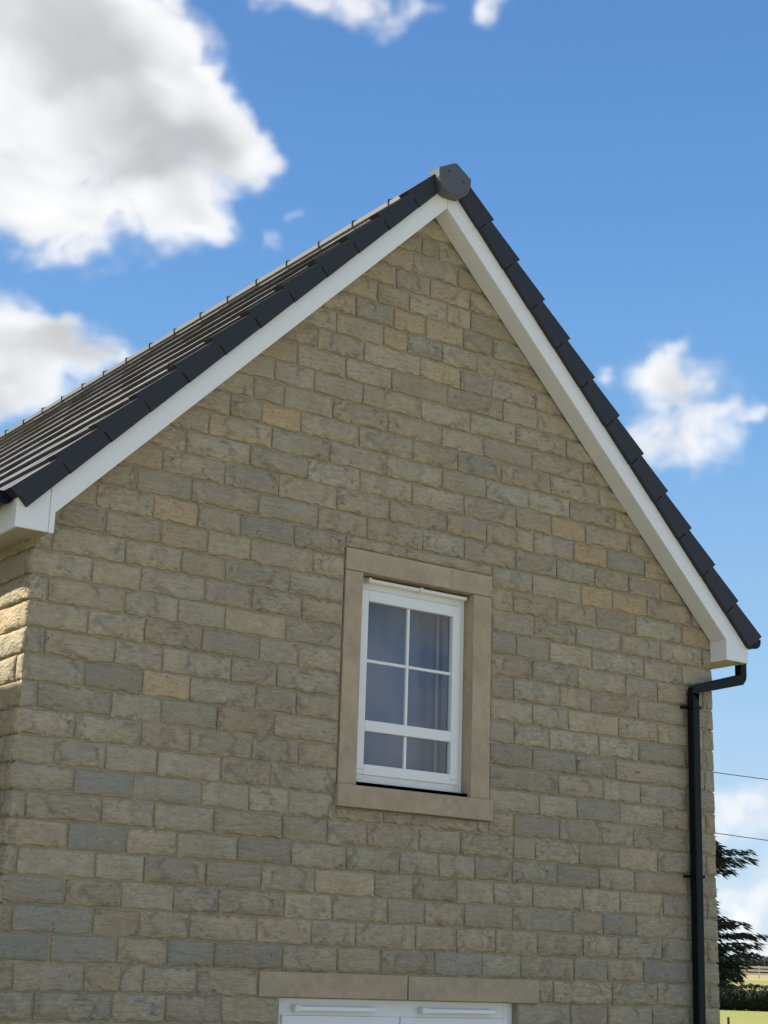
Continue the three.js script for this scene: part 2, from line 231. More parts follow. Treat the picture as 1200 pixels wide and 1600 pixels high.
// One rock-faced stone in its own plane: s along the wall, y up, outward depth d. lim(y) gives its side limits.
function stoneGeo(x0, x1, y0, y1, type, r, lim, fine, place) {
  const jx = 0.0068, jy = 0.0085, len = x1 - x0, hgt = y1 - y0;
  const nx = fine ? Math.max(4, Math.round(len / 0.04)) : 4;
  let cu = [0, 0.010 / len], cv = [0, 0.010 / hgt]; for (let i = 1; i < nx; i++) cu.push(i / nx); cu.push(1 - 0.010 / len, 1);
  const ny = fine ? (hgt > 0.1 ? 4 : 2) : 2; for (let i = 1; i < ny; i++) cv.push(i / ny); cv.push(1 - 0.010 / hgt, 1);
  cu = cu.filter((v, i) => i === 0 || v > cu[i - 1] + 1e-4); const A = cu.length, B = cv.length, k = r() * 200, depth = 0.003 + r() * 0.009, amp = 0.55 + r() * r() * 1.3, tiltx = (r() - 0.5) * 0.006, tilty = (r() - 0.5) * 0.006;
  const ci = type === 'o' ? 40 + Math.floor(r() * 4) : type === 'b' ? 44 + Math.floor(r() * 4) : type === 'g' ? 32 + Math.floor(r() * 8) : type === 'm' ? 16 + Math.floor(r() * 16) : Math.floor(r() * 16);
  const cc = ci % 4, cr = Math.floor(ci / 4), fu = r() < 0.5, span = Math.min(0.97, Math.max(0.3, len / 0.5)), off = 0.015 + r() * Math.max(0, 0.97 - span), vs = Math.min(0.94, hgt / 0.15 * 0.94);
  const tint = 0.88 + r() * 0.22, warm = (r() - 0.5) * 0.07;
  const pos = [], uv = [], col = [], idx = [];
  const pt = (iu, iv, back) => {
    const tv = cv[iv], tu = cu[iu], y = lerp(y0 + jy + (vn(k + tu * 11 * len / 0.3, 1, iv) - 0.5) * 0.011 * (iv === 0 ? 1.5 : 1), y1 - jy * 0.6 + (vn(k + tu * 7, 9, 2) - 0.5) * 0.006, tv);
    const [a, b] = lim ? lim(y) : [x0, x1]; const xa = Math.max(x0, a) + jx + (vn(k, tv * 3, 5) - 0.5) * 0.008, xb = Math.min(x1, b) - jx + (vn(k + 30, tv * 3, 5) - 0.5) * 0.008;
    const x = lerp(xa, Math.max(xa + 0.004, xb), tu);
    const e = Math.min(tu * len, (1 - tu) * len, tv * hgt, (1 - tv) * hgt), m = sm(-0.002, 0.016, e);
    const rough = (fbm(x * 11 + k, y * 22, k, 3) - 0.5) * 0.025 * amp + (vn(x * 60, y * 60, k) - 0.5) * 0.004;
    const d = back ? -0.03 : -0.007 + m * (0.004 + depth) + 0.004 * (1 - tv) + rough * (0.3 + 0.7 * m) + tiltx * (tu - 0.5) + tilty * (tv - 0.5);
    pos.push(...place(x, y, d)); col.push(tint * (1 + warm), tint, tint * (1 - warm * 1.3));
    const su = off + (fu ? 1 - tu : tu) * span; uv.push((cc + su) * CW / atlasW, (cr * CH + 5 + tv * vs * (CH - 10)) / atlasH);
  };
  for (let j = 0; j < B; j++) for (let i = 0; i < A; i++) pt(i, j, false);
  for (let j = 0; j < B - 1; j++) for (let i = 0; i < A - 1; i++) { const p = j * A + i; idx.push(p, p + 1, p + A, p + 1, p + A + 1, p + A); }
  const edge = []; for (let i = 0; i < A; i++) edge.push([i, 0]); for (let j = 1; j < B; j++) edge.push([A - 1, j]); for (let i = A - 2; i >= 0; i--) edge.push([i, B - 1]); for (let j = B - 2; j > 0; j--) edge.push([0, j]);
  const e0 = pos.length / 3, n = edge.length; for (const [i, j] of edge) { pt(i, j, false); pt(i, j, true); }
  for (let q = 0; q < n; q++) { const a = e0 + 2 * q, b = e0 + 2 * ((q + 1) % n); idx.push(a, a + 1, b, b, a + 1, b + 1); }
  const g = new THREE.BufferGeometry(); g.setAttribute('position', new THREE.Float32BufferAttribute(pos, 3)); g.setAttribute('uv', new THREE.Float32BufferAttribute(uv, 2)); g.setAttribute('color', new THREE.Float32BufferAttribute(col, 3)); g.setIndex(idx); g.computeVertexNormals(); return g;
}
// upright joints of each 150 mm course, from the bottom of the picture up (metres from the left corner)
const JOINTS = { '-2': [0.23, 0.69, 1.02, 1.38, 4.02, 4.35, 4.76], '-1': [0.1, 0.51, 0.73, 0.87, 1.21, 3.87, 4.39, 4.81], 0: [0.3, 0.7, 1.01, 1.31, 1.77, 2.48, 2.89, 3.27, 3.59, 4.05, 4.35, 4.68], 1: [0.07, 0.54, 0.82, 1.14, 1.59, 1.97, 2.29, 2.74, 3.06, 3.38, 3.73, 4.13, 4.45, 4.86], 2: [0.36, 0.7, 1.03, 1.32, 1.77, 2.11, 2.52, 3.12, 3.52, 4.04, 4.31, 4.62], 3: [0.07, 0.53, 0.83, 1.23, 1.6, 1.98, 2.42, 2.71, 3.06, 3.36, 3.69, 4.13, 4.47, 4.88], 4: [0.35, 0.71, 1.03, 1.43, 1.8, 2.2, 2.6, 2.91, 3.2, 3.51, 3.9, 4.28, 4.61], 5: [0.09, 0.54, 0.87, 1.26, 1.73, 2.35, 2.75, 3.08, 3.52, 3.71, 4.1, 4.46, 4.83], 6: [0.36, 0.72, 1.17, 1.49, 1.77, 2.09, 2.47, 3.22, 3.52, 3.92, 4.31, 4.6], 7: [0.23, 0.54, 0.87, 1.29, 1.63, 3.74, 4.08, 4.47, 4.89], 8: [0.34, 0.75, 1.07, 1.49, 1.82, 3.91, 4.32, 4.67], 9: [0.1, 0.55, 0.87, 1.24, 1.64, 3.68, 4.07, 4.44], 10: [0.37, 0.74, 1.05, 1.5, 1.79, 3.52, 3.83, 4.28, 4.66], 11: [0.12, 0.55, 0.86, 1.32, 1.64, 3.68, 4.0, 4.47, 4.85], 12: [0.37, 0.73, 1.11, 1.51, 1.79, 3.51, 4.21, 4.66], 13: [0.11, 0.59, 0.94, 1.26, 1.69, 3.67, 4.09, 4.54, 4.85], 14: [0.37, 0.68, 1.11, 1.44, 1.8, 3.53, 4.22, 4.72, 5.11], 15: [0.11, 0.57, 0.94, 1.24, 1.7, 3.69, 4.07, 4.5, 4.89], 16: [0.43, 0.79, 1.11, 1.41, 1.87, 3.5, 3.89, 4.26, 4.64, 5.11], 17: [0.36, 0.73, 1.03, 1.33, 1.72, 3.67, 4.12, 4.42, 4.76, 5.21], 18: [0.28, 0.61, 0.98, 1.45, 1.89, 2.27, 2.72, 3.07, 3.52, 3.89, 4.25, 4.58, 4.9], 19: [0.5, 0.77, 1.2, 1.59, 2.03, 2.44, 2.92, 3.26, 3.68, 4.05, 4.37, 4.74], 20: [0.63, 0.92, 1.37, 1.8, 2.2, 2.62, 3.06, 3.52, 3.84, 4.16, 4.6], 21: [0.77, 1.07, 1.52, 1.96, 2.41, 2.87, 3.25, 3.63, 4.01, 4.45], 22: [1.21, 1.44, 1.73, 2.18, 2.62, 3.0, 3.38, 3.83, 4.3], 23: [1.37, 1.6, 1.97, 2.41, 2.86, 3.22, 3.66, 4.14], 24: [1.52, 1.82, 2.2, 2.68, 3.1, 3.51, 3.98], 25: [1.68, 2.06, 2.43, 2.9, 3.39, 3.71], 26: [1.83, 2.2, 2.66, 3.01, 3.29, 3.69], 27: [1.97, 2.35, 2.55, 2.85, 3.15], 28: [2.12, 2.43, 2.7, 3.03, 3.29], 29: [2.29, 2.56, 2.88, 3.09], 30: [2.44, 2.73, 3.08], 31: [2.58, 2.97], 32: [2.65, 2.8], 33: [], 34: [] };
const TAGS = { o: [[22, 1.58], [17, 0.88], [16, 0.96], [10, 0.9], [17, 4.27], [17, 4.59], [28, 2.56], [28, 2.86], [27, 2.45], [26, 2.84], [16, 5.24], [19, 4.21], [20, 3.99]], b: [[4, 0.52], [6, 0.54], [1, 0.22], [0, 0.12], [0, 0.5], [2, 4.47], [0, 4.83]], g: [[14, 3.42], [10, 3.42], [9, 3.5], [9, 3.87], [6, 3.73], [7, 4.27], [10, 4.86], [4, 4.07], [3, 1.39], [4, 1.6], [2, 0.17], [0, 3.07], [-1, 0.25], [12, 1.31], [6, 0.94]] };
const rs = rng(31);
const rakeLim = (y) => [Math.max(0, y - 2.44), Math.min(W, 7.91 - y)];
const frontAt = (x, y, d) => [x, y, d];
const stones = [];                                             // {geo, area}
for (let k = -14; k <= 34; k++) {
  const y0 = k * 0.15, y1 = y0 + 0.15; let js = JOINTS[k];
  if (!js) { js = []; let x = k % 2 ? 0.1 : 0.36; while (x < W - 0.2) { js.push(x); x += 0.28 + rs() * 0.22; } }
  let cuts = [0, ...js, W];
  const more = []; for (let i = 0; i + 1 < cuts.length; i++) { const g = cuts[i + 1] - cuts[i]; if (cuts[i + 1] === W && g > 0.42) more.push(W - (((k % 2) + 2) % 2 ? 0.11 : 0.3)); else if (g > 0.6 && !(k >= 7 && k <= 17 && cuts[i] < SU.x0 && cuts[i + 1] > SU.x1) && !(k < 0 && cuts[i] < 2 && cuts[i + 1] > 3)) more.push(cuts[i] + g * (0.4 + rs() * 0.2)); }
  cuts = [...cuts, ...more].sort((a, b) => a - b);
  // clear the window surround, the lower lintel and the lower opening
  let bar = null; if (k >= 7 && k <= 16) bar = [SU.x0, SU.x1]; else if (k === 6 || k === 17) bar = [SU.x0, SU.x1]; else if (k === -1) bar = [1.615, 3.745]; else if (k < -1 && k >= -8) bar = [LW.x0, LW.x1];
  const spans = [];
  for (let i = 0; i + 1 < cuts.length; i++) {
    let a = cuts[i], b = cuts[i + 1];
    if (!bar) { spans.push([a, b, y0, y1]); continue; }
    if (a < bar[0]) spans.push([a, Math.min(b, bar[0]), y0, y1]);
    if (b > bar[1]) spans.push([Math.max(a, bar[1]), b, y0, y1]);
    const ia = Math.max(a, bar[0]), ib = Math.min(b, bar[1]);
    if (ib - ia > 0.05) { if (k === 6) spans.push([ia, ib, y0, SU.y0]); if (k === 17) { const m = (ia + ib) / 2; if (ib - ia > 0.6) spans.push([ia, m - 0.12, SU.y1, y1], [m - 0.12, ib, SU.y1, y1]); else spans.push([ia, ib, SU.y1, y1]); } }
  }
  for (const [a, b, c, d] of spans) {
    const [la, lb] = rakeLim(c + 0.02); const vis = Math.min(b, lb) - Math.max(a, la); if (vis < 0.05 || b - a < 0.03) continue;
    let type = null; for (const t in TAGS) for (const [tk, tx] of TAGS[t]) if (tk === k && tx > a && tx < b) type = t;
    if (!type) { const low = sm(1.6, -0.6, c) * 0.18, q = rs(); type = q < 0.02 + low * 0.4 ? 'g' : q < 0.58 + low * 1.5 ? 'm' : 'n'; }
    const [ta, tb] = rakeLim(d); const full = Math.max(0, Math.min(b, tb) - Math.max(a, ta));
    stones.push({ geo: stoneGeo(Math.max(a, la), Math.min(b, lb), c, d, type, rs, rakeLim, k >= -3, frontAt), area: (k < -2 ? 0 : (vis + full) / 2 * (d - c)) });
  }
}
stones.sort((a, b) => b.area - a.area);
const SEEN = 268;
for (const s of stones.slice(0, SEEN)) part(gable, 'stone', s.geo, stoneMat);
{ const rest = part(gable, 'small_stones', mergeGeometries(stones.slice(SEEN).map((s) => s.geo)), stoneMat); rest.userData.kind = 'stuff'; }

// ---- side walls and back wall
function sideWall(sgn) {                                       // sgn -1: the left wall at x = 0, +1: the right wall at x = W
  const X = sgn < 0 ? 0 : W, core = part(house, 'side_wall', sgn < 0 ? box(0.014, 0.28, GY - 0.4, 2.42, -8, -0.294) : box(W - 0.28, W - 0.014, GY - 0.4, 2.42, -8, -0.294), mortarMat);
  const place = sgn < 0 ? (s, y, d) => [X - d, y, -8 + s] : (s, y, d) => [X + d, y, -s];
  const r = rng(sgn < 0 ? 401 : 402), seen = [], rest = [];
  for (let k = -14; k < 16; k++) {
    const y0 = k * 0.15, cuts = [0]; let x = ((k % 2) + 2) % 2 ? 0.34 + r() * 0.12 : 0.1; while (x < 7.8) { cuts.push(x); x += 0.28 + r() * 0.22; } cuts.push(8);
    for (let i = 0; i + 1 < cuts.length; i++) {
      const a = sgn < 0 ? 8 - cuts[i + 1] : cuts[i], b = sgn < 0 ? 8 - cuts[i] : cuts[i + 1], near = cuts[i] < 0.4 && k >= 8 && sgn < 0, q = r(), type = near && k < 14 ? (q < 0.2 ? 'o' : 'n') : q < 0.12 ? 'g' : q < 0.45 ? 'm' : 'n';
      (near ? seen : rest).push(stoneGeo(a, b, y0, y0 + 0.15, type, r, null, cuts[i] < 1, place));
    }
  }
  for (const g of seen) part(core, 'stone', g, stoneMat);
  part(core, 'small_stones', mergeGeometries(rest), stoneMat).userData.kind = 'stuff';
  return core;
}
sideWall(-1); sideWall(1);
part(house, 'back_wall', slab([[0, GY - 0.4], [W, GY - 0.4], [W, 2.55], [XR, 5.225], [0, 2.5]], -8.25, -8.003), mortarMat);

// ---- roof. q runs down the slope from the ridge, n stands off the slope; side -1 is the left slope
const rp = (side, q, n) => [XR + side * S * (q + n), YR + S * (n - q)];
const deck = (side) => { const p = [rp(side, 0.0, -0.08), rp(side, 4.1, -0.08), rp(side, 4.1, -0.014), rp(side, 0.012, -0.014)]; return side < 0 ? p.reverse() : p; };
const roof = part(house, 'roof', mergeGeometries([slab(deck(-1).map(([x, y]) => [x - 0.001, y]), -8.2, 0.1), slab(deck(1).map(([x, y]) => [x + 0.001, y]), -8.2, 0.1)]), deckMat);
roof.userData.label = 'dark grey tiled pitched roof';
const GAUGE = 0.336, TAIL0 = 0.42, COURSES = 12, EPS = Math.atan(0.025 / GAUGE), TILE = new THREE.BoxGeometry(0.395, 0.021, 0.328);
const tailOf = (i) => TAIL0 + GAUGE * i;
{
  const r = rng(9), m4 = new THREE.Matrix4();
  const tilePose = (side, i, z, jit) => {
    const e = EPS + (jit ? (r() - 0.5) * 0.008 : 0), d = new THREE.Vector3(side * S, -S, 0), nn = new THREE.Vector3(side * S, S, 0);
    const dd = d.clone().multiplyScalar(Math.cos(e)).addScaledVector(nn, Math.sin(e)), n2 = nn.clone().multiplyScalar(Math.cos(e)).addScaledVector(d, -Math.sin(e)), zz = new THREE.Vector3().crossVectors(dd, n2);
    const [px, py] = rp(side, tailOf(i) + (jit ? (r() - 0.5) * 0.004 : 0), 0.05 + (jit ? (r() - 0.5) * 0.003 : 0));
    const c = new THREE.Vector3(px, py, z).addScaledVector(dd, -0.1975).addScaledVector(n2, -0.0105);
    return m4.makeBasis(dd, n2, zz).setPosition(c.sub(base));
  };
  for (let i = 0; i < COURSES; i++) for (let c = 0; c < 24; c++) {
    const z = 0.1 - 0.166 - c * 0.334 - (i % 2 ? 0.0 : 0.167); if (z < -8.1) continue;
    const t = new THREE.Mesh(TILE, tileMat); t.name = 'tile'; t.castShadow = t.receiveShadow = true; t.applyMatrix4(tilePose(-1, i, z, true)); roof.add(t);
  }
  const far = []; for (let i = 0; i < COURSES; i++) { far.push(new THREE.BoxGeometry(0.395, 0.021, 8.2).applyMatrix4(tilePose(1, i, -4.0, false))); if (i % 2 === 0) far.push(new THREE.BoxGeometry(0.395, 0.021, 0.165).applyMatrix4(tilePose(-1, i, 0.0165, false))); }
  const fm = new THREE.Mesh(mergeGeometries(far), tileMat); fm.name = 'tile_courses'; fm.castShadow = fm.receiveShadow = true; fm.userData.kind = 'stuff'; roof.add(fm);
}
for (const side of [-1, 1]) for (let i = 0; i < COURSES; i++) {   // verge units, one per course, each lapping the one below
  const q0 = i ? tailOf(i - 1) + 0.002 : 0.0, q1 = tailOf(i), nb = -0.043, n0 = side < 0 ? 0.066 : 0.086, n1 = side < 0 ? 0.096 : 0.12, nm = 0.025;
  const p = [rp(side, q0, nb), rp(side, q1 - 0.008, nb - 0.003), rp(side, q1 - 0.008, nm), rp(side, q1 + 0.006, nm + 0.004), rp(side, q1 + 0.012, n1), rp(side, q0, n0)];
  part(roof, 'verge_unit', slab(side < 0 ? p.reverse() : p, 0.104, 0.205 + (i % 2) * 0.0015, 0.0035), vergeMat);
  if (i) part(roof, 'verge_web', slab((side < 0 ? [rp(side, q0 + 0.02, nb + 0.004), rp(side, q0 + 0.02, n0 - 0.01), rp(side, q0 - 0.03, n0 - 0.01), rp(side, q0 - 0.03, nb + 0.004)] : [rp(side, q0 - 0.03, nb + 0.004), rp(side, q0 - 0.03, n0 - 0.01), rp(side, q0 + 0.02, n0 - 0.01), rp(side, q0 + 0.02, nb + 0.004)]).reverse(), 0.11, 0.196), clipMat);
}
for (const q of [-1, 1]) part(roof, 'ridge_bedding', slab(q < 0 ? [[XR - 0.152, 5.235], [XR - 0.11, 5.235], [XR - 0.11, 5.292], [XR - 0.148, 5.284]] : [[XR + 0.152, 5.235], [XR + 0.148, 5.284], [XR + 0.11, 5.292], [XR + 0.11, 5.235]], -8.1, 0.13), beddingMat);
for (let c = 0; c < 18; c++) {                                 // ridge tiles with a strap over each joint
  const z1 = 0.135 - c * 0.452, z0 = z1 - 0.446, A = 5.376 + ((c * 7) % 5 - 2) * 0.001, B = A - 0.093;
  part(roof, 'ridge_tile', slab([[XR - 0.163, B - 0.012], [XR - 0.148, B - 0.01], [XR, A - 0.02], [XR + 0.148, B - 0.01], [XR + 0.163, B - 0.012], [XR + 0.164, B + 0.02], [XR + 0.012, A], [XR - 0.012, A], [XR - 0.164, B + 0.02]], z0, z1, 0.002), ridgeMat);
  if (c) part(roof, 'ridge_clip', slab([[XR - 0.168, B - 0.02], [XR - 0.16, B - 0.02], [XR - 0.155, B + 0.006], [XR, A - 0.01], [XR + 0.155, B + 0.006], [XR + 0.16, B - 0.02], [XR + 0.168, B - 0.02], [XR + 0.172, B + 0.03], [XR + 0.012, A + 0.014], [XR - 0.012, A + 0.014], [XR - 0.172, B + 0.03]], z1 - 0.002, z1 + 0.012, 0.002), clipMat);
}
const cap = part(roof, 'ridge_end_cap', slab([[XR - 0.115, 5.205], [XR - 0.05, 5.18], [XR + 0.065, 5.185], [XR + 0.108, 5.22], [XR + 0.136, 5.29], [XR + 0.139, 5.342], [XR + 0.014, 5.424], [XR - 0.01, 5.424], [XR - 0.141, 5.352], [XR - 0.137, 5.285]], 0.138, 0.258, 0.007), capMat);
for (const [x, y] of [[-0.06, 5.345], [0.065, 5.30]]) part(cap, 'screw', new THREE.CylinderGeometry(0.006, 0.006, 0.004, 10).rotateX(Math.PI / 2).translate(XR + x, y, 0.260), clipMat);

// ---- bargeboards, box ends, soffits, fascias, gutters
const BZ0 = 0.15, BZ1 = 0.17, CL = 2.38, CR = 7.85;
part(house, 'bargeboard', slab([[0.008, 2.302], [0.042, 2.302], [0.042, 0.042 + CL], [XR - 0.001, XR + CL], [XR - 0.001, XR + CL + 0.28], [0.008, 0.008 + CL + 0.28]], BZ0, BZ1, 0.003), whiteMat).userData.label = 'white bargeboard of the left roof slope';
part(house, 'bargeboard', slab([[5.394, 2.308], [5.62, 2.308], [5.62, CR + 0.28 - 5.62], [XR + 0.001, CR + 0.28 - XR], [XR + 0.001, CR - XR], [5.394, CR - 5.394]], BZ0, BZ1, 0.003), whiteMat).userData.label = 'white bargeboard of the right roof slope';
part(house, 'box_end', slab([[-0.19, 2.302], [0.0055, 2.302], [0.0055, 0.0055 + CL + 0.26], [-0.19, 2.485]], BZ0, BZ1 - 0.001, 0.003), whiteMat);
part(house, 'box_end_return', box(5.394, 5.406, 2.31, 2.468, 0.006, BZ0), whiteMat);
part(house, 'box_end_return', box(0.03, 0.042, 2.304, CL + 0.05, 0.006, BZ0), whiteMat);
for (const side of [-1, 1]) {
  const q1 = side < 0 ? 3.975 : 3.925, p = [rp(side, 0.17, -0.17), rp(side, q1, -0.17), rp(side, q1, -0.158), rp(side, 0.158, -0.158)];
  part(house, 'soffit', slab(side < 0 ? p.reverse() : p, 0.016, BZ0), whiteRough).userData.label = 'white sloping soffit under the verge';
}
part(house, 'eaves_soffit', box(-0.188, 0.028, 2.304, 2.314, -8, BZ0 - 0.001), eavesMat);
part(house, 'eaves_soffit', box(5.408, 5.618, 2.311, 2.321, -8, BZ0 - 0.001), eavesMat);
part(house, 'fascia', box(-0.19, -0.172, 2.302, 2.50, -8, BZ0 - 0.002), whiteMat);
part(house, 'fascia', box(5.602, 5.62, 2.309, 2.51, -8, BZ0 - 0.002), whiteMat);
for (const side of [-1, 1]) {
  const cx = side < 0 ? -0.250 : 5.715, cy = side < 0 ? 2.49 : 2.495, R = 0.058, o = [], n = 14;
  for (let i = 0; i <= n; i++) { const a = Math.PI + Math.PI * i / n; o.push([cx + R * Math.cos(a), cy + R * Math.sin(a)]); }
  o.push([cx + R, cy + 0.008]); o.push([cx + R - 0.006, cy + 0.008]);
  for (let i = n; i >= 0; i--) { const a = Math.PI + Math.PI * i / n; o.push([cx + (R - 0.004) * Math.cos(a), cy + (R - 0.004) * Math.sin(a)]); }
  o.push([cx - R + 0.006, cy + 0.008], [cx - R, cy + 0.008]);
  const end = side < 0 ? 0.10 : 0.14, g = part(house, 'gutter', slab(o, -8, end), blackMat);
  const e = []; for (let i = 0; i <= n; i++) { const a = Math.PI + Math.PI * i / n; e.push([cx + (R + 0.004) * Math.cos(a), cy + (R + 0.004) * Math.sin(a)]); } e.push([cx + R + 0.004, cy + 0.014], [cx - R - 0.004, cy + 0.014]);
  part(g, 'stop_end', slab(e, end, end + 0.02, 0.002), blackMat);
  for (const z of [-0.35, -1.25, -2.15, -3.05]) part(g, 'gutter_bracket', slab([[cx - R - 0.004, cy + 0.01], [cx - R - 0.002, cy - 0.02], [cx - R * 0.6, cy - R * 0.86], [cx, cy - R - 0.006], [cx + R * 0.6, cy - R * 0.86], [cx + R + 0.002, cy - 0.02], [cx + R + 0.004, cy + 0.01], [cx + R - 0.002, cy - 0.02], [cx, cy - R + 0.002], [cx - R + 0.002, cy - 0.02]], z - 0.014, z + 0.014), blackMat);
}
// ---- downpipe: square section, swan neck from the gutter back to the gable face
{
  const hw = 0.033, z = 0.062;
  const run = (pts) => {
    const pos = [], idx = []; pts.forEach((p, i) => {
      const a = pts[Math.max(0, i - 1)], b = pts[Math.min(pts.length - 1, i + 1)]; let t = new THREE.Vector2(b[0] - a[0], b[1] - a[1]).normalize(), w = hw;
      if (i && i < pts.length - 1) { const u = new THREE.Vector2(p[0] - a[0], p[1] - a[1]).normalize(); w = hw / Math.max(0.4, Math.abs(u.dot(t))); }
      const nx = -t.y * w, ny = t.x * w, c = 0.006;
      const ring = [[-1, -1, 1, 0], [-1, -1, 0, 1], [-1, 1, 0, -1], [-1, 1, 1, 0], [1, 1, -1, 0], [1, 1, 0, -1], [1, -1, 0, 1], [1, -1, -1, 0]];
      for (const [s, d, cs, cd] of ring) { const ss = s + cs * c / hw, q = d * hw + cd * c; pos.push(p[0] + nx * ss, p[1] + ny * ss, z + q); }
    });
    const n = 8; for (let i = 0; i + 1 < pts.length; i++) for (let k = 0; k < n; k++) { const a = i * n + k, b = i * n + (k + 1) % n; idx.push(a, b, a + n, b, b + n, a + n); }
    const g = new THREE.BufferGeometry(); g.setAttribute('position', new THREE.Float32BufferAttribute(pos, 3)); g.setIndex(idx); const f = g.toNonIndexed(); f.computeVertexNormals(); return f;
  };
  const pipe = part(house, 'downpipe', run([[5.150, 2.035], [5.148, 1.9], [5.146, GY + 0.02]]), blackMat); pipe.userData.label = 'black square downpipe down the gable';
  part(pipe, 'swan_neck', run([[5.656, 2.45], [5.656, 2.235], [5.652, 2.215], [5.640, 2.2], [5.172, 2.073], [5.156, 2.062], [5.150, 2.045], [5.150, 1.99]]), blackMat);
  for (const y of [1.935, 0.735]) {
    part(pipe, 'pipe_clip', mergeGeometries([bevelBox(5.105, 5.194, y - 0.011, y + 0.011, z - 0.036, z + 0.039, 0.002), bevelBox(5.066, 5.104, y - 0.008, y + 0.008, 0.008, 0.03, 0.002)]), blackMat);
    part(pipe, 'pipe_clip_screw', new THREE.CylinderGeometry(0.011, 0.011, 0.02, 8).rotateX(Math.PI / 2).translate(5.07, y, 0.036), blackMat);
  }
}

// ---- upper window
const glassMat = new THREE.MeshPhysicalMaterial({ color: rgb(0.93, 0.95, 0.97), roughness: 0.03, transmission: 1, thickness: 0, ior: 1.65 });
const curtainMat = new THREE.MeshStandardMaterial({ map: plainMap(21, [0.19, 0.225, 0.31], 0.2), roughness: 1 }), curtainPale = new THREE.MeshStandardMaterial({ map: plainMap(22, [0.30, 0.35, 0.46], 0.2), roughness: 1 });
function uvBox(x0, x1, y0, y1, z0, z1, b = 0.004) { return bevelBox(x0, x1, y0, y1, z0, z1, b); }
{
  const w = part(house, 'window', mergeGeometries([box(2.252, 2.312, 1.155, 2.470, -0.15, -0.092), box(3.088, 3.148, 1.155, 2.470, -0.15, -0.092), box(2.313, 3.087, 1.155, 1.215, -0.15, -0.092)]), whiteMat);
  w.userData.label = 'small white casement window with six panes in a dressed stone surround';
  part(w, 'lintel', bevelBox(2.114, 3.306, 2.476, 2.617, -0.16, 0.012), dressedMat);
  part(w, 'sill', bevelBox(2.10, 3.316, 0.983, 1.118, -0.16, 0.036, 0.004), dressedMat);
  part(w, 'jamb', bevelBox(2.115, 2.248, 1.121, 2.473, -0.16, 0.007), dressedMat);
  part(w, 'jamb', bevelBox(3.152, 3.306, 1.121, 2.473, -0.16, 0.007), dressedMat);
  part(w, 'frame_head', box(2.313, 3.087, 2.395, 2.470, -0.15, -0.091), whiteRough);
  const v = part(w, 'trickle_vent', mergeGeometries([bevelBox(2.345, 2.735, 2.434, 2.455, -0.090, -0.038, 0.004), bevelBox(2.765, 3.13, 2.434, 2.455, -0.090, -0.038, 0.004)]), whiteMat);
  for (const x of [2.337, 2.750]) part(v, 'vent_end', bevelBox(x - 0.012, x + 0.012, 2.428, 2.460, -0.090, -0.034, 0.003), whiteRough);
  const bead = (x0, x1, y0, y1, z0, z1) => bevelBox(x0, x1, y0, y1, z0, z1, 0.005);
  // upper sash, standing a little proud of the frame, with a transom below it
  part(w, 'sash', mergeGeometries([bead(2.296, 2.360, 1.235, 2.392, -0.125, -0.080), bead(3.048, 3.112, 1.235, 2.392, -0.125, -0.080), bead(2.3605, 3.0475, 2.318, 2.392, -0.125, -0.080), bead(2.3605, 3.0475, 1.203, 1.270, -0.125, -0.081), bead(2.296, 2.360, 1.203, 1.2345, -0.125, -0.080), bead(3.048, 3.112, 1.203, 1.2345, -0.125, -0.080)]), whiteMat);
  part(w, 'transom', mergeGeometries([bead(2.3605, 3.0475, 1.478, 1.548, -0.125, -0.079)]), whiteMat);
  part(w, 'glazing_bar', bevelBox(2.680, 2.700, 1.549, 2.317, -0.118, -0.094, 0.003), whiteMat);
  part(w, 'glazing_bar', bevelBox(2.680, 2.700, 1.271, 1.477, -0.118, -0.094, 0.003), whiteMat);
  part(w, 'glazing_bar', bevelBox(2.361, 2.679, 1.922, 1.941, -0.118, -0.095, 0.003), whiteMat);
  part(w, 'glazing_bar', bevelBox(2.701, 3.047, 1.922, 1.941, -0.118, -0.095, 0.003), whiteMat);
  for (const [x0, x1] of [[2.356, 2.6805], [2.6995, 3.052]]) for (const [y0, y1] of [[1.266, 1.482], [1.544, 1.9225], [1.9405, 2.322]]) part(w, 'pane', new THREE.PlaneGeometry(x1 - x0, y1 - y0).translate((x0 + x1) / 2, (y0 + y1) / 2, -0.108), glassMat);
  part(w, 'window_cill', slab([[-0.15, 1.125], [-0.035, 1.125], [-0.03, 1.128], [-0.032, 1.148], [-0.088, 1.154], [-0.15, 1.154]].map(([a, b]) => [a, b]), 2.254, 3.165, 0.002).applyMatrix4(new THREE.Matrix4().set(0, 0, 1, 0, 0, 1, 0, 0, 1, 0, 0, 0, 0, 0, 0, 1)), whiteMat);
  // curtains behind the glass
  const drape = (x0, x1, y0, y1, z, amp, f, s) => { const nx = 90, ny = 6, g = new THREE.PlaneGeometry(x1 - x0, y1 - y0, nx, ny).translate((x0 + x1) / 2, (y0 + y1) / 2, z), p = g.attributes.position; for (let i = 0; i < p.count; i++) { const x = p.getX(i), y = p.getY(i); p.setZ(i, z + amp * Math.sin(x * f + 1.5 * vn(x * 9, s, 1) + 0.15 * y) + amp * 0.8 * (vn(x * 22, y * 0.8, s) - 0.5)); } g.computeVertexNormals(); return g; };
  part(w, 'curtain', drape(2.05, 3.12, 0.95, 2.62, -0.34, 0.011, 30, 3), curtainMat);
  part(w, 'curtain', drape(3.07, 3.42, 0.95, 2.62, -0.30, 0.016, 55, 8), curtainPale);
}
